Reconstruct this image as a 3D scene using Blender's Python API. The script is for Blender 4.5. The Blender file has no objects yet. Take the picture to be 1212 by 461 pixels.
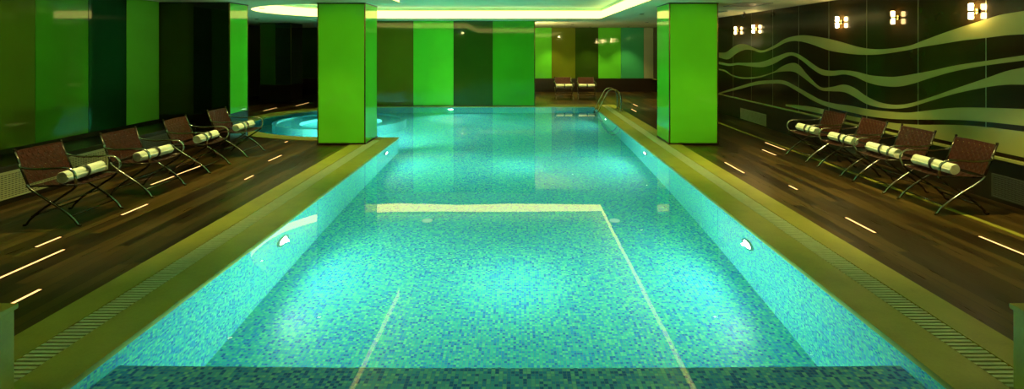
import bpy, bmesh, math, random
from mathutils import Vector, Matrix
from mathutils.geometry import tessellate_polygon
random.seed(7)
PI = math.pi
scn = bpy.context.scene
C = scn.collection

# ------------------------------------------------------------------ helpers
def link(name, me, parent=None):
    o = bpy.data.objects.new(name, me)
    C.objects.link(o)
    if parent is not None:
        o.parent = parent
    return o

class MB:
    """collects shapes, links them as ONE mesh object"""
    def __init__(self):
        self.v, self.f, self.uv, self.sm = [], [], [], []
    def face(self, pts, uv=None, smooth=False):
        b = len(self.v)
        self.v += [tuple(p) for p in pts]
        self.f.append(tuple(range(b, b + len(pts))))
        self.uv.append(uv); self.sm.append(smooth)
    def mesh(self, verts, faces, smooth=False):
        b = len(self.v)
        self.v += [tuple(p) for p in verts]
        for f in faces:
            self.f.append(tuple(b + i for i in f)); self.uv.append(None); self.sm.append(smooth)
    def box(self, x0, x1, y0, y1, z0, z1):
        v = [(x0,y0,z0),(x1,y0,z0),(x1,y1,z0),(x0,y1,z0),(x0,y0,z1),(x1,y0,z1),(x1,y1,z1),(x0,y1,z1)]
        self.mesh(v, [(3,2,1,0),(4,5,6,7),(0,1,5,4),(1,2,6,5),(2,3,7,6),(3,0,4,7)])
        return self
    def tube(self, pts, r, n=8, flat=1.0, closed=False):
        pts = [Vector(p) for p in pts]
        m = len(pts); rings = []
        up = None
        for i, p in enumerate(pts):
            a = pts[i-1] if (i > 0 or closed) else p
            b = pts[(i+1) % m] if (i < m-1 or closed) else p
            t = (b - a).normalized()
            if up is None:
                up = Vector((0,0,1)) if abs(t.z) < .9 else Vector((0,1,0))
            s = t.cross(up).normalized()
            up = s.cross(t).normalized()
            rr = r[i] if isinstance(r, (list, tuple)) else r
            rings.append([p + s*math.cos(2*PI*k/n)*rr*flat + up*math.sin(2*PI*k/n)*rr for k in range(n)])
        v = [q for ring in rings for q in ring]; f = []
        L = m if closed else m - 1
        for i in range(L):
            j = (i+1) % m
            for k in range(n):
                k2 = (k+1) % n
                f.append((i*n+k, i*n+k2, j*n+k2, j*n+k))
        self.mesh(v, f, True)
        if not closed:
            self.face(list(reversed(rings[0]))); self.face(rings[-1])
        return self
    def lathe(self, prof, c=(0,0,0), axis='z', n=20, smooth=True):
        cx, cy, cz = c; v = []; f = []
        for (r, h) in prof:
            for k in range(n):
                a = 2*PI*k/n; u, w = r*math.cos(a), r*math.sin(a)
                if axis == 'z': v.append((cx+u, cy+w, cz+h))
                elif axis == 'x': v.append((cx+h, cy+u, cz+w))
                else: v.append((cx+w, cy+h, cz+u))
        for i in range(len(prof)-1):
            for k in range(n):
                k2 = (k+1) % n
                f.append((i*n+k, i*n+k2, (i+1)*n+k2, (i+1)*n+k))
        self.mesh(v, f, smooth)
        self.mesh(v[:n], [tuple(reversed(range(n)))]); self.mesh(v[-n:], [tuple(range(n))])
        return self
    def ring(self, A, B, za, zb, down=None):
        """top surface between two outlines of equal length, optional sides down to z=down"""
        n = len(A)
        for i in range(n):
            j = (i+1) % n
            self.face([(*A[i],za),(*A[j],za),(*B[j],zb),(*B[i],zb)])
            if down is not None:
                self.face([(*A[i],down),(*A[j],down),(*A[j],za),(*A[i],za)])
                self.face([(*B[j],down),(*B[i],down),(*B[i],zb),(*B[j],zb)])
        return self
    def poly(self, loops, z, up=True):
        """flat polygon with holes"""
        ls = [[Vector((x,y,0)) for x,y in l] for l in loops]
        flat = [p for l in ls for p in l]
        for t in tessellate_polygon(ls):
            q = [flat[i] for i in t]
            nz = (q[1]-q[0]).cross(q[2]-q[0]).z
            if (nz > 0) != up: q.reverse()
            self.face([(p.x,p.y,z) for p in q], [(p.x,p.y) for p in q])
        return self
    def wall(self, loop, z0, z1, closed=True, flip=False):
        n = len(loop); s = 0.0
        for i in range(n if closed else n-1):
            a, b = loop[i], loop[(i+1) % n]
            L = math.hypot(b[0]-a[0], b[1]-a[1])
            q = [(*a,z0),(*b,z0),(*b,z1),(*a,z1)]; u = [(s,z0),(s+L,z0),(s+L,z1),(s,z1)]
            if flip: q.reverse(); u.reverse()
            self.face(q, u); s += L
        return self
    def build(self, name, mat, parent=None, bevel=0, weld=True):
        me = bpy.data.meshes.new(name)
        me.from_pydata(self.v, [], self.f)
        if any(u is not None for u in self.uv):
            lay = me.uv_layers.new(name='UVMap')
            for p, u in zip(me.polygons, self.uv):
                if u is None: continue
                for li, c in zip(p.loop_indices, u): lay.data[li].uv = c
        me.polygons.foreach_set('use_smooth', self.sm)
        if weld:
            bm = bmesh.new(); bm.from_mesh(me)
            bmesh.ops.remove_doubles(bm, verts=bm.verts, dist=1e-5)
            bm.to_mesh(me); bm.free()
        me.materials.append(mat); me.update()
        o = link(name, me, parent)
        if bevel:
            b = o.modifiers.new('b', 'BEVEL'); b.width = bevel; b.segments = 2; b.limit_method = 'ANGLE'
        return o

def tag(o, label=None, cat=None, group=None, kind=None):
    if label: o['label'] = label
    if cat: o['category'] = cat
    if group: o['group'] = group
    if kind: o['kind'] = kind
    return o
def struct(o): o['kind'] = 'structure'; return o
def thing(name, label, cat, loc=(0,0,0), rz=0, group=None):
    o = bpy.data.objects.new(name, None); C.objects.link(o)
    o.location = loc; o.rotation_euler = (0,0,rz); o.empty_display_size = .1
    return tag(o, label, cat, group)
def copy_tree(o, parent=None):
    c = o.copy(); C.objects.link(c)
    if parent is not None:
        c.parent = parent
    for ch in [k for k in C.objects if k.parent == o]:
        copy_tree(ch, c)
    return c

def smooth_path(pts, n=6):
    """Catmull-Rom through points"""
    P = [Vector(p) for p in pts]; P = [2*P[0]-P[1]] + P + [2*P[-1]-P[-2]]; out = []
    for i in range(1, len(P)-2):
        for k in range(n):
            t = k/n
            out.append(.5*((2*P[i]) + (P[i+1]-P[i-1])*t + (2*P[i-1]-5*P[i]+4*P[i+1]-P[i+2])*t*t + (3*P[i]-P[i-1]-3*P[i+1]+P[i+2])*t**3))
    out.append(P[-2]); return out

# ------------------------------------------------------------------ materials
class NT:
    def __init__(self, name):
        self.m = bpy.data.materials.new(name); self.m.use_nodes = True
        self.t = self.m.node_tree; self.n = self.t.nodes; self.n.clear()
        self.out = self.n.new('ShaderNodeOutputMaterial')
    def node(self, ty, **kw):
        o = self.n.new(ty)
        for k, v in kw.items():
            if k in o.inputs: o.inputs[k].default_value = v
            else: setattr(o, k, v)
        return o
    def l(self, a, b): self.t.links.new(a, b)
    def ramp(self, fac, stops, interp='LINEAR'):
        r = self.n.new('ShaderNodeValToRGB'); r.color_ramp.interpolation = interp
        e = r.color_ramp.elements
        while len(e) < len(stops): e.new(.5)
        for s, (p, c) in zip(e, stops): s.position = p; s.color = (*c, 1)
        self.l(fac, r.inputs[0]); return r.outputs[0]
    def bsdf(self, col, rough=.5, metal=0, spec=.5, **kw):
        b = self.n.new('ShaderNodeBsdfPrincipled')
        if isinstance(col, (tuple, list)): b.inputs['Base Color'].default_value = (*col, 1)
        else: self.l(col, b.inputs['Base Color'])
        b.inputs['Roughness'].default_value = rough; b.inputs['Metallic'].default_value = metal
        b.inputs['Specular IOR Level'].default_value = spec
        for k, v in kw.items(): b.inputs[k].default_value = v
        self.l(b.outputs[0], self.out.inputs[0]); return b
    def bump(self, b, h, s=.2, d=.01):
        n = self.node('ShaderNodeBump'); n.inputs['Strength'].default_value = s; n.inputs['Distance'].default_value = d
        self.l(h, n.inputs['Height']); self.l(n.outputs[0], b.inputs['Normal'])
    def obj(self): return self.node('ShaderNodeTexCoord').outputs['Object']
    def noise(self, scale, detail=3, vec=None, rough=.5):
        n = self.node('ShaderNodeTexNoise', Scale=scale, Detail=detail, Roughness=rough)
        self.l(vec if vec is not None else self.obj(), n.inputs['Vector']); return n.outputs['Fac']

def m_plain(name, col, rough=.5, metal=0, spec=.5, var=.12, ns=8, bump=0, **kw):
    t = NT(name)
    f = t.noise(ns, 4)
    lo = tuple(c*(1-var) for c in col); hi = tuple(min(1, c*(1+var)) for c in col)
    b = t.bsdf(t.ramp(f, [(.3, lo), (.7, hi)]), rough, metal, spec, **kw)
    if bump: t.bump(b, f, bump)
    return t.m
def m_glass_panel(name, col, rough=.04):
    """back-painted glass: colour behind a glossy face with very faint waviness"""
    t = NT(name)
    f = t.noise(1.4, 2)
    b = t.bsdf(t.ramp(f, [(.3, tuple(c*.93 for c in col)), (.7, tuple(c*1.05 for c in col))]), rough, 0, .5)
    t.bump(b, t.noise(2.0, 1), .02, .02)
    return t.m
def m_emit(name, col, strength):
    t = NT(name)
    e = t.node('ShaderNodeEmission'); e.inputs[0].default_value = (*col, 1); e.inputs[1].default_value = strength
    t.l(e.outputs[0], t.out.inputs[0]); return t.m
def m_deck():
    t = NT('deck_wood'); co = t.obj()
    sep = t.node('ShaderNodeSeparateXYZ'); t.l(co, sep.inputs[0])
    def math_(op, a, b=None, v=None):
        n = t.node('ShaderNodeMath'); n.operation = op; t.l(a, n.inputs[0])
        if b is not None: t.l(b, n.inputs[1])
        if v is not None: n.inputs[1].default_value = v
        return n.outputs[0]
    row = math_('FLOOR', math_('MULTIPLY', sep.outputs[0], v=1/.11))
    fx = math_('FRACT', math_('MULTIPLY', sep.outputs[0], v=1/.11))
    off = t.node('ShaderNodeTexWhiteNoise', noise_dimensions='1D'); t.l(row, off.inputs['W'])
    yy = math_('ADD', math_('MULTIPLY', sep.outputs[1], v=1/1.5), off.outputs['Value'])
    seg = math_('FLOOR', yy); fy = math_('FRACT', yy)
    cmb = t.node('ShaderNodeCombineXYZ'); t.l(row, cmb.inputs[0]); t.l(seg, cmb.inputs[1])
    wn = t.node('ShaderNodeTexWhiteNoise', noise_dimensions='2D'); t.l(cmb.outputs[0], wn.inputs['Vector'])
    mp = t.node('ShaderNodeMapping'); mp.inputs['Scale'].default_value = (38, 1.6, 1); t.l(co, mp.inputs[0])
    av = t.node('ShaderNodeVectorMath'); av.operation = 'ADD'; t.l(mp.outputs[0], av.inputs[0]); t.l(wn.outputs['Color'], av.inputs[1])
    grain = t.noise(1.0, 5, av.outputs[0], .6)
    k = math_('ADD', math_('MULTIPLY', wn.outputs['Value'], v=.5), math_('MULTIPLY', grain, v=.5))
    col = t.ramp(k, [(.22, (.014,.007,.0015)), (.5, (.040,.021,.004)), (.78, (.115,.064,.012))])
    gx = math_('LESS_THAN', math_('ABSOLUTE', math_('SUBTRACT', fx, v=.5)), v=.47)
    gy = math_('GREATER_THAN', fy, v=.004)
    g = math_('MULTIPLY', gx, gy)
    mix = t.node('ShaderNodeMix', data_type='RGBA'); t.l(g, mix.inputs[0])
    mix.inputs[6].default_value = (.012,.006,.003,1); t.l(col, mix.inputs[7])
    b = t.bsdf(mix.outputs[2], .28, 0, .28)
    rr = t.node('ShaderNodeMapRange'); t.l(grain, rr.inputs[0]); rr.inputs[3].default_value = .2; rr.inputs[4].default_value = .42
    t.l(rr.outputs[0], b.inputs['Roughness'])
    hh = math_('ADD', math_('MULTIPLY', g, v=1.0), math_('MULTIPLY', grain, v=.25))
    t.bump(b, hh, .35, .004)
    return t.m
def m_mosaic(name, stops, tile=.025, grout=(.30,.42,.42)):
    t = NT(name)
    uv = t.node('ShaderNodeTexCoord').outputs['UV']
    sc = t.node('ShaderNodeVectorMath'); sc.operation = 'SCALE'; sc.inputs['Scale'].default_value = 1/tile; t.l(uv, sc.inputs[0])
    fl = t.node('ShaderNodeVectorMath'); fl.operation = 'FLOOR'; t.l(sc.outputs[0], fl.inputs[0])
    fr = t.node('ShaderNodeVectorMath'); fr.operation = 'FRACTION'; t.l(sc.outputs[0], fr.inputs[0])
    wn = t.node('ShaderNodeTexWhiteNoise', noise_dimensions='2D'); t.l(fl.outputs[0], wn.inputs['Vector'])
    col = t.ramp(wn.outputs['Value'], stops, 'CONSTANT')
    s = t.node('ShaderNodeSeparateXYZ'); t.l(fr.outputs[0], s.inputs[0])
    def gt(x):
        n = t.node('ShaderNodeMath'); n.operation = 'GREATER_THAN'; n.inputs[1].default_value = .1; t.l(x, n.inputs[0]); return n.outputs[0]
    mu = t.node('ShaderNodeMath'); mu.operation = 'MULTIPLY'; t.l(gt(s.outputs[0]), mu.inputs[0]); t.l(gt(s.outputs[1]), mu.inputs[1])
    mix = t.node('ShaderNodeMix', data_type='RGBA'); t.l(mu.outputs[0], mix.inputs[0])
    mix.inputs[6].default_value = (*grout, 1); t.l(col, mix.inputs[7])
    t.bsdf(mix.outputs[2], .35, 0, .2)
    return t.m
def m_water():
    t = NT('pool_water'); co = t.obj()
    g = t.node('ShaderNodeBsdfGlass'); g.inputs['IOR'].default_value = 1.333; g.inputs['Roughness'].default_value = 0
    g.inputs['Color'].default_value = (.93, 1, .98, 1)
    n1 = t.noise(1.1, 1, co); n2 = t.noise(5.5, 2, co)
    a = t.node('ShaderNodeMath'); a.operation = 'MULTIPLY_ADD'; t.l(n2, a.inputs[0]); a.inputs[1].default_value = .05; t.l(n1, a.inputs[2])
    bp = t.node('ShaderNodeBump'); bp.inputs['Strength'].default_value = .03; bp.inputs['Distance'].default_value = .035
    t.l(a.outputs[0], bp.inputs['Height']); t.l(bp.outputs[0], g.inputs['Normal'])
    t.l(g.outputs[0], t.out.inputs[0]); return t.m
def m_stone(name, col):
    t = NT(name); co = t.obj()
    n1 = t.noise(3, 5, co, .6); n2 = t.noise(60, 2, co)
    a = t.node('ShaderNodeMath'); a.operation = 'MULTIPLY_ADD'; t.l(n2, a.inputs[0]); a.inputs[1].default_value = .35; t.l(n1, a.inputs[2])
    b = t.bsdf(t.ramp(a.outputs[0], [(.3, tuple(c*.72 for c in col)), (.62, col), (.95, tuple(min(1,c*1.2) for c in col))]), .38, 0, .4)
    t.bump(b, n2, .08, .003); return t.m

WARM = (1.0, .90, .30)
M = {
 'deck': m_deck(),
 'plaster': m_plain('ceiling_plaster', (.82,.80,.52), .7, 0, .2, .04, 3),
 'tray': m_plain('tray_plaster_pool_tint', (.58,.84,.60), .7, 0, .2, .03, 3),  # teal cast of the pool light put into the white plaster's colour
 'mosaic': m_mosaic('pool_mosaic', [(0,(.010,.20,.62)),(.09,(.02,.35,.72)),(.28,(.045,.52,.62)),(.55,(.09,.67,.55)),(.84,(.20,.80,.52))]),
 'step_mosaic': m_mosaic('step_mosaic', [(0,(.03,.15,.50)),(.2,(.07,.34,.66)),(.45,(.15,.54,.62)),(.7,(.28,.68,.58)),(.9,(.44,.78,.56))]),
 'water': m_water(),
 'stone': m_stone('coping_stone', (.40,.345,.045)),
 'post_stone': m_stone('post_stone', (.42,.34,.03)),
 'grate': m_plain('grate_plastic', (.66,.66,.34), .45, 0, .4, .06, 20),
 'channel': m_plain('gutter_channel', (.16,.15,.06), .6),
 'plinth': m_plain('dark_plinth', (.018,.010,.004), .3, 0, .4, .2, 5),
 'dark_wall': m_plain('dark_wall_paint', (.035,.035,.012), .3, 0, .4, .15, 2),
 'brass': m_plain('brass_trim', (.25,.20,.06), .25, 1, .5, .1, 9),
 'steel': m_plain('polished_steel', (.46,.45,.36), .16, 1, .5, .06, 9),
 'dark_steel': m_plain('dark_steel', (.11,.095,.07), .22, 1, .5, .1, 9),
 'leather': m_plain('woven_leather', (.050,.011,.0035), .55, 0, .2, .35, 30, .2),
 'leather_seat': m_plain('woven_leather_seat', (.036,.010,.0035), .55, 0, .2, .35, 30, .2),
 'towel': m_plain('cotton_towel', (.88,.86,.62), .9, 0, .1, .06, 90, .5),
 'strap': m_plain('towel_strap', (.03,.024,.012), .6),
 'mural_glass': m_plain('mural_dark_glass', (.022,.012,.003), .14, 0, .22, .1, 2),
 'wave': m_plain('wave_glass', (.36,.35,.10), .22, 0, .5, .05, 1.5),
 'grille': m_plain('grille_metal', (.42,.40,.20), .4, 0, .5, .1, 10),
 'dark_grille': m_plain('dark_grille_metal', (.07,.07,.05), .4, 0, .5, .1, 10),
 'vent': m_plain('ceiling_vent_metal', (.30,.32,.28), .5, 0, .4, .1, 10),
 'black': m_plain('black_metal', (.02,.02,.018), .35, 0, .5, .1, 10),
 'white_plastic': m_plain('white_plastic', (.8,.82,.78), .3, 0, .5, .04, 10),
 'seam': m_plain('seam_silver', (.35,.36,.22), .3, .8, .5, .05, 10),
 'cove_led': m_emit('cove_led', (1.0,.86,.22), 2.9),
 'bulb': m_emit('sconce_glass_lit', (1.0,.70,.28), 90),
 'bulb_dim': m_emit('sconce_glass_dim', (1.0,.68,.26), 30),
 'floor_led': m_emit('floor_led', (1.0,.56,.18), 1.9),
 'pool_lens': m_emit('pool_lamp_lens', (.72,1.0,.85), 9),
 'down_lens': m_emit('downlight_lens', (1.0,.86,.5), 6),
}
GL = {k: m_glass_panel('glass_'+k, c) for k, c in {
 'olive': (.15,.19,.012), 'green': (.10,.34,.016), 'deep': (.010,.065,.018), 'lime': (.22,.62,.05),
 'umber': (.050,.048,.008), 'black': (.008,.015,.006), 'bright': (.14,.70,.035), 'moss': (.13,.14,.008),
 'pine': (.035,.080,.006), 'leaf': (.07,.40,.014), 'column': (.135,.62,.02), 'teal': (.06,.42,.16), 'sage': (.42,.45,.24)}.items()}

# ------------------------------------------------------------------ key dimensions (metres; y runs away from the camera)
CEIL = 2.79; ZG = .58
LX, RX, FY, BACK = -6.89, 5.85, 23.5, 17.68
W_Z = -.02                                    # water level

def arc(cx, cy, r, n=28):                    # from the far side (+y) round the left to the near side
    return [(cx - r*math.sin(PI*k/n), cy + r*math.cos(PI*k/n)) for k in range(n+1)]
def pool_outline(dR=0, dF=0, dA=0, dL=0, dN=0):
    return ([(2.44+dR, 1.9-dN), (2.44+dR, 17.6+dF)] + [(x, y+(dF-dA)*max(0,(y-14.55)/(3.05+dA))) for x, y in arc(-3.9, 14.55, 3.05+dA)]
            + [(-2.56-dL, 11.5-dA), (-2.56-dL, 1.9-dN)])
def tray_outline(d=0):
    return ([(2.47+d, 4.0-d), (2.47+d, 16.4+d)] + arc(-3.65, 13.62, 2.78+d) + [(-2.35-d, 10.84-d), (-2.35-d, 4.0-d)])

# ------------------------------------------------------------------ room shell
XL, XR, YN, YF = -10.6, 6.1, -3.0, 23.8
outer = [(XL,YN),(XR,YN),(XR,YF),(XL,YF)]
fl = MB().poly([outer, pool_outline(.74,.45,.42,.74,.74)], 0)
struct(fl.build('floor', M['deck']))

ce = MB().poly([outer, tray_outline(0)], CEIL, up=False)
ce.wall(tray_outline(0), CEIL, CEIL+.012)
ce.poly([outer, tray_outline(.02)], CEIL+.012, up=True)
struct(ce.build('ceiling', M['plaster']))
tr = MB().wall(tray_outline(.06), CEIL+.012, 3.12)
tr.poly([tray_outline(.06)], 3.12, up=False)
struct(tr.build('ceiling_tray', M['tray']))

struct(MB().box(LX-.2, LX-.02, YN, 10.38, 0, CEIL).build('wall_left', M['dark_wall']))
struct(MB().box(RX+.02, XR, YN, YF, ZG, CEIL).build('wall_right', M['dark_wall']))
struct(MB().box(XL, XR, FY+.03, YF, 0, CEIL).build('wall_far', M['dark_wall']))
struct(MB().box(-4.72, .51, BACK+.02, 18.25, 0, CEIL).build('wall_back', M['dark_wall']))
struct(MB().box(XL, XR, YN-.15, YN, 0, CEIL).build('wall_rear', M['dark_wall']))
struct(MB().box(XL, XL+.15, YN, YF, 0, CEIL).build('wall_side', M['dark_wall']))
# dark plinths under the glass
struct(MB().box(LX, -6.2, YN, 10.38, 0, .47).build('baseboard_left', M['plinth'], bevel=.01))
struct(MB().box(RX+.06, XR, YN, FY, 0, ZG).build('baseboard_right', M['plinth']))
struct(MB().box(XL+.15, RX+.06, FY-.04, FY+.03, 0, ZG).build('baseboard_far', M['plinth']))
# pale sill line under the mural and the lighter border board let into the deck
struct(MB().box(RX-.05, RX+.06, 2.0, FY-.04, ZG-.035, ZG).build('trim_1', M['wave'], bevel=.005))
struct(MB().box(5.04, 5.11, 2.0, 15.0, -.02, .006).build('trim_2', M['stone']))

# ------------------------------------------------------------------ pool
pb = MB()
pb.wall(pool_outline(), -1.5, 0, flip=True)
pb.poly([pool_outline()], -1.5)
def pool_basin():
    o = pb.build('pool_basin', M['mosaic']); struct(o)
    st = MB()                                            # wide shallow entry step across the near end
    st.face([(-2.56,1.9,-.28),(2.44,1.9,-.28),(2.44,3.46,-.28),(-2.56,3.46,-.28)], [(-2.56,1.9),(2.44,1.9),(2.44,3.46),(-2.56,3.46)])
    st.face([(2.44,3.46,-1.5),(-2.56,3.46,-1.5),(-2.56,3.46,-.28),(2.44,3.46,-.28)], [(2.44,-1.5),(-2.56,-1.5),(-2.56,-.28),(2.44,-.28)])
    st.build('entry_step', M['step_mosaic'], o)
    bn = MB()                                            # round bench and low wall of the whirlpool corner
    c = (-4.75, 14.5)
    def circ(r, n=56): return [(c[0]+r*math.cos(2*PI*k/n), c[1]+r*math.sin(2*PI*k/n)) for k in range(n)]
    def annulus(r0, r1, z):
        A, B = circ(r0), circ(r1)
        for i in range(56):
            j = (i+1) % 56
            bn.face([(*A[i],z),(*B[i],z),(*B[j],z),(*A[j],z)], [A[i],B[i],B[j],A[j]])
    annulus(1.58, 1.7, -.09); bn.wall(circ(1.7), -1.5, -.09); bn.wall(circ(1.58), -.5, -.09, flip=True)
    annulus(1.05, 1.58, -.5); bn.wall(circ(1.05), -1.0, -.5, flip=True); bn.poly([circ(1.05)], -1.0)
    bn.build('whirlpool_bench', M['mosaic'], o)
    return o
pool_basin()
wt = MB().poly([pool_outline(.002,.002,.002,.002,.002)], W_Z)
tag(wt.build('pool_water', M['water']), kind='stuff', label='clear turquoise water filling the long lit pool', cat='water')

cp = MB().ring(pool_outline(-.012,-.012,-.012,-.012,-.012), pool_outline(.28,.28,.28,.28,.28), .0, .014, -.06)
struct(cp.build('pool_coping', M['stone']))
cp = MB().ring(pool_outline(.48,.28,.28,.48,.48), pool_outline(.74,.45,.42,.74,.74), .014, .014, -.06)
struct(cp.build('trim_3', M['stone']))
cp = MB().ring(pool_outline(.27,.27,.27,.27,.27), pool_outline(.49,.29,.29,.49,.49), -.03, -.03)
struct(cp.build('trim_4', M['channel']))

def grate(x0, x1, y0, y1, label):
    g = MB(); y = y0
    while y < y1:
        g.box(x0+.006, x1-.006, y, y+.024, -.012, .012); y += .042
    g.box(x0+.03, x0+.045, y0, y1, -.028, -.012).box(x1-.045, x1-.03, y0, y1, -.028, -.012)
    tag(g.build('overflow_grate', M['grate'], weld=False), label, 'drain grate')
grate(-3.04, -2.84, 1.5, 11.1, 'pale slatted overflow grate in the stone edge along the left side of the pool')
grate(2.72, 2.92, 1.5, 17.8, 'pale slatted overflow grate in the stone edge along the right side of the pool')

# floor inlets
for (x, y, lab) in ((-1.27, 7.5, 'small round white inlet on the pool floor, left one under the reflected strip'), (1.33, 7.5, 'small round white inlet on the pool floor, right one near the bright band')):
    o = MB().lathe([(.075,0),(.075,.012),(.06,.02),(.03,.022)], (0,0,0)).build('floor_inlet', M['white_plastic'])
    o.location = (x, y, -1.5); tag(o, lab, 'pool inlet', 'floor inlets of the pool')

# underwater lamps
def spot(name, loc, target, power, col, size=2.6, blend=1, r=.06, parent=None):
    d = bpy.data.lights.new(name, 'SPOT'); d.energy = power; d.color = col; d.spot_size = size; d.spot_blend = blend; d.shadow_soft_size = r
    o = bpy.data.objects.new(name, d); C.objects.link(o); o.location = loc
    o.rotation_euler = (Vector(target)-Vector(loc)).to_track_quat('-Z','Y').to_euler()
    return o
POOLCOL = (.62, 1.0, .74)
def pool_lamp(x, y, side, label, power):
    t = thing('underwater_light', label, 'pool light', (x, y, -.52), 0, 'underwater lights in the pool walls')
    MB().lathe([(.13,0),(.13,-side*.018),(.105,-side*.022),(.1,-side*.01)], axis='x', n=28).build('rim', M['steel'], t)
    MB().lathe([(.1,-side*.006),(.085,-side*.02),(.04,-side*.03)], axis='x', n=24).build('lens', M['pool_lens'], t)
    spot('pool_lamp_light', (x-side*.035, y, -.52), (x-side*4, y, -.38), power, POOLCOL, 1.15, 1, .03)
    spot('pool_lamp_spill', (x-side*.04, y, -.52), (x-side*4, y, -.9), power*.10, POOLCOL, 2.9, .5, .03)
for y, p in ((5.75, 1), (10.4, 1), (15.1, .8)):
    where = {5.75: 'nearest', 10.4: 'middle', 15.1: 'farthest'}[y]
    pool_lamp(2.44, y, 1, '%s round underwater light in the right pool wall' % where, 880*p)
for y in (5.85, 10.4):
    where = {5.85: 'nearer', 10.4: 'farther'}[y]
    pool_lamp(-2.56, y, -1, '%s round underwater light in the left pool wall' % where, 880)
# whirlpool lamp on its bench wall
t = thing('underwater_light', 'round underwater light inside the whirlpool corner behind the left column', 'pool light', (-4.75, 15.53, -.75), 0, 'underwater lights in the pool walls')
MB().lathe([(.1,0),(.1,-.02),(.08,-.02)], axis='y', n=24).build('rim', M['steel'], t)
MB().lathe([(.08,-.01),(.06,-.03)], axis='y', n=24).build('lens', M['pool_lens'], t)
spot('whirlpool_light', (-4.75, 15.48, -.75), (-4.75, 13.5, -.6), 420, POOLCOL, 2.9, .6, .03)
t = thing('underwater_light', 'added unseen underwater light in the near curved wall of the whirlpool corner', 'pool light', (-3.6, 11.5, -.52), 0, 'underwater lights in the pool walls')  # hidden lamp added to brighten the outer ring of the whirlpool corner
MB().lathe([(.1,0),(.1,.02),(.08,.02)], axis='y', n=24).build('rim', M['steel'], t)
MB().lathe([(.08,.01),(.06,.03)], axis='y', n=24).build('lens', M['pool_lens'], t)
spot('added_whirlpool_light', (-3.6, 11.55, -.52), (-3.6, 15, -.5), 500, POOLCOL, 2.9, .6, .03)
spot('whirlpool_wall_light', (-2.2, 17.54, -.6), (-1.0, 13.5, -1.0), 260, POOLCOL, 2.8, .8)
t = thing('underwater_light', 'round underwater light in the end wall below the glass panels', 'pool light', (-2.2, 17.58, -.6), 0, 'underwater lights in the pool walls')
MB().lathe([(.1,0),(.1,-.02),(.08,-.02)], axis='y', n=24).build('rim', M['steel'], t)
MB().lathe([(.08,-.01),(.06,-.03)], axis='y', n=24).build('lens', M['pool_lens'], t)

# ------------------------------------------------------------------ glass panels on the walls
PANELS = 'coloured glass wall panels'
def panel_x(y0, y1, mat, label, x=LX, z0=ZG-.04):        # on the left wall
    tag(MB().box(x-.015, x, y0+.004, y1-.004, z0, CEIL-.005).build('glass_wall_panel', GL[mat], bevel=.003), label, 'wall panel', PANELS)
def panel_y(x0, x1, mat, label, y, z0=ZG, z1=CEIL-.005):   # facing the camera
    tag(MB().box(x0+.004, x1-.004, y, y+.015, z0, z1).build('glass_wall_panel', GL[mat], bevel=.003), label, 'wall panel', PANELS)
panel_x(9.5, 10.36, 'lime', 'light green glass panel at the far end of the left wall')
panel_x(8.66, 9.5, 'deep', 'near-black green glass panel between mid green and light green on the left wall')
panel_x(7.71, 8.66, 'green', 'mid green glass panel on the left wall above the second chair')
panel_x(6.75, 7.71, 'olive', 'olive brown glass panel at the left edge of the view')
panel_x(5.8, 6.75, 'green', 'mid green glass panel next to the olive one, at the near end')
panel_x(4.85, 5.8, 'deep', 'near-black green glass panel at the near end of the left wall')
panel_x(3.9, 4.85, 'lime', 'light green glass panel at the near end of the left wall')
# back wall above the water
panel_y(-4.72, -3.45, 'moss', 'dark olive glass panel of the back wall beside the left column', BACK, .02)
panel_y(-3.45, -2.13, 'bright', 'bright green glass panel in the middle of the back wall', BACK, .02)
panel_y(-2.13, -.856, 'pine', 'very dark green glass panel on the back wall', BACK, .02)
panel_y(-.856, .51, 'leaf', 'mid green glass panel at the right end of the back wall', BACK, .02)
tag(MB().box(.51, .535, BACK-.005, 18.25, .0, CEIL-.005).build('corner_trim', M['brass'], bevel=.004), 'thin brass trim closing the right end of the back wall', 'trim')
# far wall behind the lounge
def fx(px): return (px-614)/640*FY
far = [(633,653,'bright','bright green glass panel of the far wall next to the back wall end'),(653,681,'olive','olive glass panel of the far wall above the left far chair'),
       (681,708,'pine','dark green glass panel of the far wall above the right far chair'),(708,735,'bright','bright green glass panel of the far wall above the pool ladder'),
       (735,762,'teal','teal green glass panel of the far wall'),(762,773.5,'sage','grey beige glass panel in the corner of the far wall beside the right column')]
for a, b, m, lab in far: panel_y(fx(a), fx(b), m, lab, FY, ZG)
for a, b, m, lab in [(344,378,'pine','dark green glass panel of the far wall seen left of the left column'),(378,412,'black','blackish glass panel of the far wall hidden behind the left column'),
                     (326,344,'black','blackish glass panel of the far wall behind the dark pier')]:
    panel_y(fx(a), fx(b), m, lab, FY, ZG)

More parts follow.
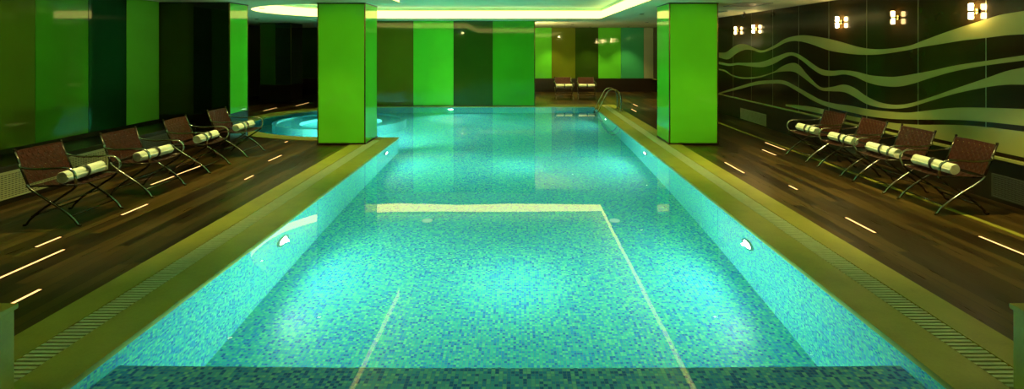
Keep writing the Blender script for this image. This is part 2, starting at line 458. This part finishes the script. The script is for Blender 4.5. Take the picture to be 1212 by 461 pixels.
# ------------------------------------------------------------------ columns and piers
def column(name, label, x0, x1, y0, y1, faces, z0=0, z1=CEIL-.004, plinth=None, cat='column'):
    t = thing(name, label, cat, ((x0+x1)/2, (y0+y1)/2, 0))
    hx, hy = (x1-x0)/2, (y1-y0)/2; tk = .012; e = .022
    MB().box(-hx+tk, hx-tk, -hy+tk, hy-tk, z0, z1).build('core', M['dark_wall'], t)
    for side, segs in faces.items():
        n = len(segs)
        for i, s in enumerate(segs):
            if side in 'fb':
                a = -hx+e + (2*hx-2*e)*i/n; b = -hx+e + (2*hx-2*e)*(i+1)/n
                y = -hy if side == 'f' else hy-tk
                MB().box(a+.002, b-.002, y, y+tk, z0+.03, z1-.02).build('glass_panel', GL[s], t)
            else:
                x = -hx if side == 'l' else hx-tk
                a = -hy+e + (2*hy-2*e)*i/n; b = -hy+e + (2*hy-2*e)*(i+1)/n
                MB().box(x, x+tk, a+.002, b-.002, z0+.03, z1-.02).build('glass_panel', GL[s], t)
    for sx in (-1, 1):
        for sy in (-1, 1):
            MB().box(*sorted((sx*hx, sx*(hx-e))), *sorted((sy*hy, sy*(hy-e))), z0, z1).build('corner_trim', M['brass'], t, bevel=.004)
    for z in (z0, z1-.02):
        h = .03 if z == z0 else .02
        MB().box(-hx-.006, hx+.006, -hy-.006, hy+.006, z, z+h).build('edge_trim', M['plinth'], t)
    if plinth:
        MB().box(-hx, hx, -hy, hy, 0, plinth).build('plinth', M['plinth'], t)
    return t
cf = {'f':['column'],'b':['column'],'l':['bright'],'r':['bright']}
column('glass_clad_column', 'square column clad in bright green glass standing left of the pool', -3.94, -3.0, 10.57, 11.45, cf, z0=.015)
column('glass_clad_column', 'square column clad in bright green glass standing right of the pool', 2.94, 3.9, 10.57, 11.5, {'f':['column'],'b':['column'],'l':['bright'],'r':['bright']}, z0=.015)
column('glass_clad_pier', 'dark glass pier with a bright green side at the end of the left wall', -6.95, -5.56, 10.4, 11.1, {'f':['umber','black'],'r':['bright'],'b':['umber']}, z0=ZG+.02, plinth=ZG+.02, cat='pier')
column('glass_clad_pier', 'dark green glass pier standing beyond the whirlpool corner', -9.1, -8.0, 19.0, 20.0, {'f':['pine','black'],'r':['black'],'b':['pine']}, z0=ZG, plinth=ZG, cat='pier')

# ------------------------------------------------------------------ wave mural on the right wall
def wp(px, py): return (RX*640/(px-614), 1.9-(py-57)*RX/(px-614))
W1u=[(851,62.3),(859.8,61.7),(869.5,54.7),(878.2,52.1),(885.8,53.6),(901,59.5),(915.1,54.7),(930.3,45.6),(945.5,42.1),(958.5,42.3),(980.8,46),(999,50.7),(1017.3,55.9),(1035.5,58.3),(1053.7,57.7),(1075,54.5),(1091.2,48.8),(1115.5,39.7),(1139.8,31.5),(1167,23),(1185,17.5),(1212,13)]
W1l=[(851,68.2),(862,70.3),(871.7,63.4),(881.5,59.1),(891.2,59.5),(901,62.3),(915.1,58),(930.3,50.4),(943.3,48.6),(958.5,51.7),(980.8,59.6),(999,62.9),(1017.3,64.8),(1035.5,64.8),(1053.7,62.9),(1075,59.3),(1091.2,55.8),(1115.5,51.9),(1139.8,47.9),(1167,44.9),(1191.4,41.8),(1212,40.6)]
W2u=[(851,73.2),(863,75.3),(873.9,74.3),(886.9,74.3),(902,73.2),(917.3,67.7),(932.5,62.3),(943.3,63.4),(954.2,69.9),(970.4,81),(983.4,83.8),(999,83.2),(1014.7,85.1),(1030.3,89.2),(1048.5,90.8),(1064,90.5),(1100.3,84.3),(1130.7,77.6),(1167,72.2),(1212,65.5)]
W2l=[(851,76),(863,78.2),(873.9,76.9),(886.9,78.6),(902,79.7),(915.1,76),(930.3,67.7),(939,66),(949.8,72.1),(960,80.5),(973,88.6),(986,89.8),(999,88.2),(1012,90.8),(1025,96.8),(1040.7,101.2),(1061.5,102.8),(1080,99.4),(1100.3,92.8),(1130.7,84.3),(1167,77.6),(1212,71.6)]
W3u=[(851,81.4),(858.7,83.4),(867.4,89),(880.4,91.6),(897.7,90.5),(915,85.5),(926,78.6),(936.8,74.7),(945.5,76.9),(956.3,89.4),(970.4,102.8),(983.4,103.3),(999,100.2),(1012,104.6),(1025,113.7),(1040.7,121),(1059,124.1),(1077,122.5),(1100.3,115.6),(1130.7,105),(1167,92.8),(1191.4,84.3),(1212,80)]
W3l=[(851,82.9),(858.7,85.1),(867.4,90.5),(880.4,93.4),(897.7,92.3),(917.3,86.2),(930.3,84.5),(941,85.5),(952,92.7),(970.4,106.2),(983.4,108),(999,109),(1012,115),(1025,122.8),(1040.7,127.2),(1059,128.8),(1077,127),(1100.3,120),(1130.7,111),(1167,103.4),(1191.4,100.4),(1212,100.4)]
W4u=[(851,110),(871.7,103.5),(893.4,97),(913,94.9),(928,95.5),(941,101.4),(958.5,111.5),(973,118.9),(988.6,122.8),(1006.9,125.4),(1027.7,129.3),(1051,132),(1075,133.5),(1100.3,130.7),(1130.7,127.7),(1167,127.7),(1212,129.2)]
W4l=[(851,111.5),(871.7,106.5),(893.4,101),(913,99),(928,100),(941,106.5),(958.5,117),(973,124),(988.6,129),(1006.9,133),(1027.7,137.5),(1051,140.5),(1075,141.6),(1130.7,142),(1167,144.4),(1212,149)]
W5u=[(930,123.5),(958,126),(985,132),(1010,138),(1040,143.5),(1080,147.5),(1130,148),(1167,150.5),(1212,156)]
mural = thing('wave_mural', 'dark brown glass mural with flowing pale green wave bands on the right wall', 'wall mural', (RX, 0, 0))
edges = [2.3, 3.42, 4.54, 5.65, 6.77, 7.92, 9.09, 10.2, 11.3, 12.45, 13.6, 14.75, 15.9, 17.1, 18.3, 19.5, 20.7, 21.9, 23.4]
for a, b in zip(edges, edges[1:]):
    MB().box(0, .018, a+.003, b-.003, ZG, CEIL-.005).build('glass_panel', M['mural_glass'], mural)
for e in edges[1:-1]: MB().box(-.001, .004, e-.004, e+.004, ZG, CEIL-.005).build('seam_strip', M['seam'], mural)
def interp(c, y):
    if y <= c[0][0]:
        return c[0][1]
    for (a, za), (b, zb) in zip(c, c[1:]):
        if y <= b: return za + (zb-za)*(y-a)/(b-a)
    return c[-1][1]
def spline(cv):
    P = smooth_path([(a, b, 0) for a, b in cv], 5); return [(p.x, p.y) for p in P]
def band(u, l, ext=True):
    U = spline(sorted(wp(*p) for p in u)); L = spline(sorted(wp(*p) for p in l)); m = MB()
    y0, y1 = U[0][0], U[-1][0]
    if ext:                                   # carry the wave on past the edge of the view
        U = [(2.4, U[0][1]+.25), (4.2, U[0][1]+.18)] + U; L = [(2.4, L[0][1]-.12), (4.2, L[0][1]-.04)] + L; y0 = 2.4
    U = [(a, b) for a, b in U]; n = 170; prev = None
    for i in range(n+1):
        y = y0 + (y1-y0)*i/n
        a, b = min(interp(U, y), CEIL-.03), interp(L, y)
        if a - b < .006: a = b + .006
        cur = [(-.004, y, b), (-.004, y, a), (-.0002, y, a), (-.0002, y, b)]
        if prev:
            for k in range(4):
                k2 = (k+1) % 4
                m.face([prev[k], prev[k2], cur[k2], cur[k]])
        else: m.face(list(reversed(cur)))
        prev = cur
    m.face(prev)
    m.build('wave_band', M['wave'], mural)
band(W1u, W1l); band(W2u, W2l); band(W3u, W3l); band(W4u, W4l)
band(W5u, [(930, 57+.2168*316+.2), (1212, 57+.2168*598)])

# sconces
def sconce(y, label, power):
    t = thing('wall_sconce', label, 'wall lamp', (RX-.005, y, 2.37), 0, 'glowing wall sconces')
    MB().lathe([(.045,0),(.045,-.015),(.02,-.02)], axis='x', n=18).build('wall_plate', M['brass'], t)
    MB().tube([(-.01,0,0),(-.075,0,0)], .008).box(-.095,-.055,-.016,.016,-.014,.014).build('arm', M['black'], t)
    for q in (-1, 1):
        MB().lathe([(.018,.014),(.026,.024),(.028,.085),(.022,.098)] if q > 0 else [(.022,-.098),(.028,-.085),(.026,-.024),(.018,-.014)], (-.075,0,0), n=16).build('lamp_shade', M['bulb'] if power > 8 else M['bulb_dim'], t)
for y, lab, p in ((6.9,'glowing up-and-down wall sconce nearest the camera, at the mural crest',11),(8.34,'second glowing wall sconce from the near end of the mural',7),
                  (9.8,'third glowing wall sconce from the near end of the mural',11),(13.3,'fourth glowing wall sconce, larger of the two beside the right column',9),(14.4,'farthest glowing wall sconce right beside the right column',6)):
    sconce(y, lab, p)
for y, lab in ((8.3,'small black ceiling spotlight above the second wall sconce'),(13.2,'small black ceiling spotlight above the fourth wall sconce')):
    t = thing('ceiling_spotlight', lab, 'spotlight', (RX-.35, y, CEIL), 0, 'black ceiling spotlights')
    MB().lathe([(.03,-.015),(.03,0)], n=14).build('ceiling_mount', M['black'], t)
    MB().tube([(0,0,-.012),(0,0,-.06)], .008).build('stem', M['black'], t)
    MB().tube([(0,-.05,-.06),(0,.05,-.10)], [.03,.042], 14).build('lamp_head', M['black'], t)

# ------------------------------------------------------------------ plinth grilles, ceiling vents
def wall_grille(x, y0, y1, z0, z1, side, mat, label):
    t = thing('air_grille', label, 'air grille', (x, (y0+y1)/2, z0), 0, 'air grilles in the plinths')
    L, H = (y1-y0)/2, z1-z0; fr = MB(); s = side
    def bx(m, a0, a1, b0, b1, th): m.box(*sorted((0, -s*th)), a0, a1, b0, b1)
    bx(fr,-L,L,0,.02,.012); bx(fr,-L,L,H-.02,H,.012); bx(fr,-L,-L+.02,.02,H-.02,.012); bx(fr,L-.02,L,.02,H-.02,.012)
    fr.build('frame', mat, t)
    sl = MB(); z = .03
    while z < H-.03:
        bx(sl,-L+.02,L-.02,z,z+.013,.008); z += .024
    y = -L+.05
    while y < L-.03:
        bx(sl, y, y+.008, .02, H-.02, .005); y += .045
    sl.build('slats', mat, t)
wall_grille(-6.2, 5.6, 8.15, .07, .40, -1, M['grille'], 'long pale air grille low on the left plinth behind the two nearest chairs')
wall_grille(-6.2, 8.75, 9.9, .07, .40, -1, M['dark_grille'], 'dark air grille low on the left plinth behind the third chair')
wall_grille(RX+.06, 12.9, 14.4, .03, .31, 1, M['grille'], 'pale air grille low on the right plinth beside the right column')
wall_grille(RX+.06, 9.2, 10.7, .03, .31, 1, M['dark_grille'], 'dark air grille low on the right plinth behind the farthest right chair')
wall_grille(RX+.06, 4.6, 6.75, .05, .34, 1, M['dark_grille'], 'dark air grille low on the right plinth beside the nearest right chair')
def ceil_vent(x, y, w, l, label):
    t = thing('ceiling_vent', label, 'ceiling vent', (x, y, CEIL), 0, 'grey ceiling vents')
    f = MB().box(-w,w,-l,-l+.03,-.012,0).box(-w,w,l-.03,l,-.012,0).box(-w,-w+.03,-l+.03,l-.03,-.012,0).box(w-.03,w,-l+.03,l-.03,-.012,0)
    f.build('frame', M['vent'], t)
    s = MB(); y_ = -l+.04
    while y_ < l-.05:
        s.box(-w+.03, w-.03, y_, y_+.03, -.008, -.002); y_ += .05
    s.build('louvers', M['vent'], t)
for (x, y, lab) in ((4.65,11.0,'grey ceiling vent above the right deck, first from the right column'),(4.65,13.3,'grey ceiling vent half hidden by the right column'),(4.65,8.6,'grey ceiling vent above the right deck beyond the picture top')):
    ceil_vent(x, y, .33, .42, lab)

# ------------------------------------------------------------------ cove strip and downlights
tag(MB().ring(tray_outline(.036), tray_outline(.055), CEIL+.24, CEIL+.24, CEIL+.014).build('cove_light_strip', M['cove_led']), 'bright warm light band on the ledge around the raised ceiling', 'cove light')
def downlight(x, y, power, label, ang=1.5, aim=None):
    t = thing('downlight', label, 'downlight', (x, y, CEIL), 0, 'recessed ceiling downlights')
    MB().lathe([(.06,0),(.06,-.008),(.045,-.012),(.043,-.004)], n=22).build('rim', M['steel'], t)
    MB().lathe([(.043,-.003),(.03,-.005)], n=18).build('lens', M['down_lens'], t)
    spot('downlight_beam', (x, y, CEIL-.03), aim or (x, y, 0), power, WARM, ang, .6, .03)
DL = [(3.2,14.06,90,'small recessed downlight beside the right column'),(2.0,20.2,260,'recessed downlight above the two far chairs'),(4.4,18.6,320,'recessed downlight above the far deck by the ladder'),
      (1.4,22.7,95,'added downlight washing the far wall, left of three'),(3.0,22.7,95,'added downlight washing the far wall, middle of three'),(4.6,22.7,95,'added downlight washing the far wall, right of three'),  # three lamps added to brighten the far wall panels
      (4.5,8.3,230,'recessed downlight above the right row of chairs'),(4.6,5.9,200,'recessed downlight above the near right deck'),
      (-4.7,8.8,170,'recessed downlight above the left row of chairs'),(-4.7,6.2,170,'recessed downlight above the near left deck'),
      (-3.5,9.5,60,'recessed downlight in front of the left column'),(3.45,9.5,60,'recessed downlight in front of the right column'),
      (-3.1,5.6,250,'added unseen downlight aimed at the left column',.62,(-3.45,10.57,1.35)),(3.1,5.6,250,'added unseen downlight aimed at the right column',.62,(3.4,10.57,1.35)),  # unseen spots added to brighten the column fronts
      (3.9,2.6,16,'recessed downlight above the near right stone post'),(-3.9,2.6,16,'recessed downlight above the near left stone post'),
      (-5.7,12.0,70,'added downlight brightening the curved rim of the whirlpool corner'),  # lamp added to light up the whirlpool rim
      (-7.9,16.3,40,'recessed downlight above the deck beyond the whirlpool corner')]
for d in DL: downlight(*d)

# unseen uplight added behind the end wall to brighten the lounge ceiling
t = thing('added_uplight', 'added unseen uplight behind the end wall brightening the lounge ceiling', 'wall lamp', (-.35, 18.25, 2.2))
MB().box(-.8,.8,0,.02,-.03,.05).box(-.8,.8,.02,.12,-.03,-.015).box(-.8,.8,.105,.12,-.015,.03).build('housing', M['black'], t)
MB().box(-.78,.78,.03,.095,-.012,.004).build('lens', M['down_lens'], t)
d = bpy.data.lights.new('added_uplight_beam', 'AREA'); d.shape = 'RECTANGLE'; d.size = 1.5; d.size_y = .06; d.energy = 60; d.color = (1,.88,.4)
o = bpy.data.objects.new('added_uplight_beam', d); C.objects.link(o); d.energy = 400; o.location = (-.35, 18.31, 2.21); o.rotation_euler = Vector((.35,.5,1)).to_track_quat('-Z','Y').to_euler()

# ------------------------------------------------------------------ floor lights
FLOORS = [(-4.28,4.3,5.09,'longest glowing strip in the left deck at the picture edge'),(-4.6,5.15,5.43,'short glowing floor strip below the nearest left chair'),(-3.76,3.98,4.25,'glowing floor strip just behind the left stone post'),
 (-4.51,6.14,6.57,'glowing floor strip between the first and second left chairs'),(-5.1,7.5,8.0,'glowing floor strip under the second left chair'),(-5.12,8.06,8.7,'glowing floor strip under the third left chair'),(-3.95,7.79,8.05,'very short glowing strip in the left deck halfway to the column'),
 (-4.2,9.07,9.57,'glowing floor strip in the left deck before the left column'),(-4.7,10.86,11.0,'tiny glowing floor strip at the near rim of the whirlpool corner'),(-7.7,16.3,17.2,'glowing floor strip left beyond the whirlpool corner'),(-7.3,17.7,18.8,'farthest glowing floor strip beyond the whirlpool corner'),
 (4.64,4.6,5.45,'longest glowing strip in the right deck at the picture edge'),(3.66,5.55,6.05,'glowing strip in the middle of the right deck'),(3.73,7.24,7.46,'very short glowing strip in the right deck'),
 (3.42,8.2,8.97,'glowing floor strip nearest the right column base'),(4.55,9.57,10.1,'shorter of two side-by-side glowing strips in the right deck'),(4.95,10.05,10.86,'longer of two side-by-side glowing strips in the right deck, by the wall'),
 (3.87,17.6,18.3,'glowing floor strip in the far right deck, the farther'),(3.5,16.1,16.8,'glowing floor strip in the far right deck beside the ladder')]
for x, y0, y1, lab in FLOORS:
    t = thing('floor_light', lab, 'floor light', (x, (y0+y1)/2, 0), 0, 'glowing strips let into the deck')
    h = (y1-y0)/2
    MB().box(-.022,-.015,-h-.007,h+.007,-.01,.003).box(.015,.022,-h-.007,h+.007,-.01,.003).box(-.015,.015,-h-.007,-h,-.01,.003).box(-.015,.015,h,h+.007,-.01,.003).build('frame', M['dark_steel'], t)
    MB().box(-.015,.015,-h,h,-.01,.002).build('lens', M['floor_led'], t)

# ------------------------------------------------------------------ chairs
def weave(m, P, nu, nv, w=.80, th=.0035, amp=.003):
    """basket weave over a patch; P(u,v) -> (point, normal)"""
    def strip(fn, n_cross, par, half):
        prev = None; N = n_cross*2
        for i in range(N+1):
            s = i/N
            (a, na), (b, nb) = fn(s, -half), fn(s, half)
            off = amp*math.cos(PI*(s*n_cross - .5 + .5) + PI*par)
            q = [a+na*(off-th/2), b+nb*(off-th/2), b+nb*(off+th/2), a+na*(off+th/2)]
            if prev:
                for k in range(4):
                    k2 = (k+1) % 4; m.face([prev[k], prev[k2], q[k2], q[k]])
            prev = q
    for i in range(nu):
        c = (i+.5)/nu; strip(lambda s, h, c=c: P(c+h, s), nv, i % 2, w*.5/nu)
    for j in range(nv):
        c = (j+.5)/nv; strip(lambda s, h, c=c: P(s, c+h), nu, (j+1) % 2, w*.5/nv)
def make_chair():
    t = thing('folding_armchair', 'x', 'chair')
    HW = .30
    def back(u, v):
        x, z = -.265-.13*v, .45+.345*v
        bow = -.02*math.sin(PI*u)
        return Vector((x+bow, -HW+.012+(2*HW-.024)*u, z)), Vector((.9, 0, .43))
    m = MB(); weave(m, back, 15, 9)
    def edge(vv):
        return smooth_path([tuple(back(k/8, vv)[0]) for k in range(9)], 2)
    m.tube(edge(0), .006, 6); m.tube(edge(1), .007, 6)
    m.build('backrest', M['leather'], t)
    def seat(u, v):
        x = -.255+.50*v; sag = -.012*math.sin(PI*u)
        return Vector((x, -HW+.012+(2*HW-.024)*u, .425+.012*v+sag)), Vector((0, 0, 1))
    m = MB(); weave(m, seat, 14, 12)
    for vv in (0, 1): m.tube(smooth_path([tuple(seat(k/8, vv)[0]) for k in range(9)], 2), .006, 6)
    m.build('seat', M['leather_seat'], t)
    for s in (-1, 1):
        y = s*HW; yo = s*(HW+.016)
        MB().tube(smooth_path([(.31,yo,.012),(.275,yo,.022),(.235,yo,.075),(.12,yo,.175),(-.05,yo,.285),(-.2,yo,.385),(-.262,yo,.445)]), .013, 8, .8).build('front_leg', M['steel'], t)
        MB().tube(smooth_path([(-.31,y,.012),(-.275,y,.022),(-.235,y,.075),(-.12,y,.175),(.05,y,.285),(.2,y,.385),(.25,y,.43)]), .012, 8, .8).build('rear_leg', M['dark_steel'], t)
        MB().tube([(-.25,y,.425),(0,y,.431),(.25,y,.437)], .010, 8).build('seat_rail', M['dark_steel'], t)
        MB().tube([(-.255,y,.43),(-.33,y,.615),(-.402,y,.808)], .012, 8).lathe([(.014,0),(.016,.012),(.008,.02)], (-.402,y,.806), n=10).build('back_post', M['dark_steel'], t)
        ya = s*(HW+.03)
        MB().tube(smooth_path([(-.35,y,.665),(-.31,ya,.635),(-.15,ya,.615),(.08,ya,.625),(.18,ya,.62),(.245,ya,.58),(.262,ya,.51),(.245,y,.44)]), .011, 8, 1.3).build('armrest', M['steel'], t)
    for x in (-.205, .205):
        MB().tube([(x,-HW-.016,.11),(x,HW+.016,.11)], .009, 8).build('stretcher', M['dark_steel'], t)
    MB().tube([(.035,-HW-.016,.232),(.035,HW+.016,.232)], .008, 8).build('pivot_rod', M['dark_steel'], t)
    return t
chair0 = make_chair(); used = False
def make_towel():
    t = thing('rolled_towel', 'x', 'towel')
    n, turns, R = 110, 4, .068; pts = []
    for k in range(n+1):
        a = 2*PI*turns*k/n; r = .006+(R-.006)*k/n; pts.append((r*math.cos(a), r*math.sin(a)))
    inn = []
    for k in range(n+1):
        a = 2*PI*turns*k/n; r = max(.002, .006+(R-.006)*k/n-.0125); inn.append((r*math.cos(a), r*math.sin(a)))
    m = MB(); L = .295
    ys = [-L, -L+.006, L-.006, L]; ins = [.004, 0, 0, .004]
    def ringpts(i, P, k): 
        rr = math.hypot(*P[k]); f = (rr-ins[i])/rr if rr > .01 else 1
        return (P[k][0]*f, ys[i], P[k][1]*f)
    for k in range(n):
        for i in range(3):
            m.face([ringpts(i,pts,k), ringpts(i+1,pts,k), ringpts(i+1,pts,k+1), ringpts(i,pts,k+1)], smooth=True)
            m.face([ringpts(i,inn,k+1), ringpts(i+1,inn,k+1), ringpts(i+1,inn,k), ringpts(i,inn,k)], smooth=True)
        for i, d in ((0,1),(3,-1)):
            q = [ringpts(i,pts,k), ringpts(i,pts,k+1), ringpts(i,inn,k+1), ringpts(i,inn,k)]
            m.face(q if d > 0 else q[::-1])
    for i in range(3):
        m.face([ringpts(i,pts,n), ringpts(i+1,pts,n), ringpts(i+1,inn,n), ringpts(i,inn,n)])
    m.build('towel_roll', M['towel'], t)
    s = MB(); N = 28
    for k in range(N):
        a, b = 2*PI*k/N, 2*PI*(k+1)/N
        for (r, y0, y1) in ((.0705, -.02, .02),):
            sk = lambda q: .012*math.cos(q)
            A = [(r*math.cos(a), y0+sk(a), r*math.sin(a)), (r*math.cos(a), y1+sk(a), r*math.sin(a))]
            B = [(r*math.cos(b), y0+sk(b), r*math.sin(b)), (r*math.cos(b), y1+sk(b), r*math.sin(b))]
            s.face([A[0],A[1],B[1],B[0]], smooth=True)
    st = s.build('strap', M['strap'], t); st['label'] = 'dark strap tied round the middle of the towel'
    so = st.modifiers.new('s', 'SOLIDIFY'); so.thickness = .003; so.offset = 1
    return t
towel0 = make_towel()
def place(x, y, rz, cl, tl, cg, tg, twist=0, dx=.08):
    global used
    c, w = (chair0, towel0) if not used else (copy_tree(chair0), copy_tree(towel0))
    used = True
    c.location = (x, y, 0); c.rotation_euler = (0, 0, rz); tag(c, cl, 'chair', cg)
    ca, sa = math.cos(rz), math.sin(rz)
    w.location = (x+ca*dx, y+sa*dx, .445+.0735); w.rotation_euler = (0, 0, rz+twist); tag(w, tl, 'towel', tg)
ordn = ['nearest', 'second nearest', 'third nearest', 'farthest']
for i, y in enumerate((6.06, 7.16, 8.46, 9.66)):
    place(-4.97+(0, .06, .0, -.02)[i], y, (.02,-.03,.05,.02)[i], '%s brown woven leather armchair in the row along the left wall' % ordn[i],
          'rolled cream towel on the %s chair of the left row' % ordn[i], 'woven chairs along the left wall', 'rolled towels on the left chairs', (.04,-.03,.03,0)[i])
for i, y in enumerate((6.45, 7.36, 8.28, 9.28)):
    place(5.04, y, PI+(-.03,.02,-.02,.03)[i], '%s brown woven leather armchair in the row along the mural wall' % ordn[i],
          'rolled cream towel on the %s chair of the right row' % ordn[i], 'woven chairs along the mural wall', 'rolled towels on the right chairs', (.06,-.02,.03,-.03)[i])
for i, x in enumerate((1.67, 2.51)):
    s = ('left', 'right')[i]
    place(x, 20.0, -PI/2+(.04,-.03)[i], 'woven leather armchair facing the pool before the far wall, %s of the two' % s,
          'rolled cream towel on the %s of the two far chairs' % s, 'woven chairs by the far wall', 'rolled towels on the far chairs')

# ------------------------------------------------------------------ ladder
lad = thing('pool_ladder', 'curved steel handrail ladder at the far right corner of the pool', 'pool ladder', (2.44, 16.45, 0))
for s in (-.3, .3):
    MB().tube(smooth_path([(.62,s,.014),(.62,s,.25),(.60,s,.48),(.50,s,.62),(.36,s,.66),(.22,s,.58),(.06,s,.28),(-.07,s,.0),(-.10,s,-.25),(-.10,s,-.6),(-.10,s,-1.05)], 6), .021, 10).build('handrail', M['steel'], lad)
    MB().lathe([(.05,.014),(.05,.022),(.025,.032)], (.62,s,0), n=18).build('floor_flange', M['steel'], lad)
for z in (-.3, -.6, -.9):
    MB().box(-.14, -.06, -.29, .29, z-.012, z+.012).build('tread', M['steel'], lad, bevel=.004)

# ------------------------------------------------------------------ stone posts near the camera
def post(x0, x1, label):
    t = thing('stone_post', label, 'stone post', ((x0+x1)/2, 2.55, 0), 0, 'low stone posts by the near pool end')
    h = abs(x1-x0)/2
    MB().box(-h+.012, h-.012, -.40, .418, .0145, .465).build('post_body', M['post_stone'], t, bevel=.006)
    MB().box(-h, h, -.415, .43, .465, .495).build('cap', M['post_stone'], t, bevel=.006)
post(-3.30, -2.755, 'low square stone post with cap at the near left corner of the pool')
post(2.70, 3.18, 'low square stone post with cap at the near right corner of the pool')

# ------------------------------------------------------------------ world, camera, view
w = bpy.data.worlds.new('World'); scn.world = w; w.use_nodes = True
w.node_tree.nodes['Background'].inputs[0].default_value = (.02,.02,.01,1); w.node_tree.nodes['Background'].inputs[1].default_value = .2
cam = bpy.data.cameras.new('Camera'); co = bpy.data.objects.new('Camera', cam); C.objects.link(co)
co.location = (0, 0, 1.9); co.rotation_euler = (PI/2, 0, 0)
cam.sensor_width = 36; cam.lens = 640/1212*36
cam.shift_x = -8/1212; cam.shift_y = -173.5/1212; cam.clip_start = .05
scn.camera = co
scn.view_settings.view_transform = 'Standard'; scn.view_settings.look = 'None'
scn.view_settings.exposure = .3; scn.view_settings.gamma = 1; scn.view_settings.use_curve_mapping = False
cy = scn.cycles
cy.max_bounces = 10; cy.diffuse_bounces = 5; cy.glossy_bounces = 5; cy.transmission_bounces = 8
cy.sample_clamp_indirect = 6; cy.caustics_refractive = True; cy.caustics_reflective = True
cy.use_denoising = True
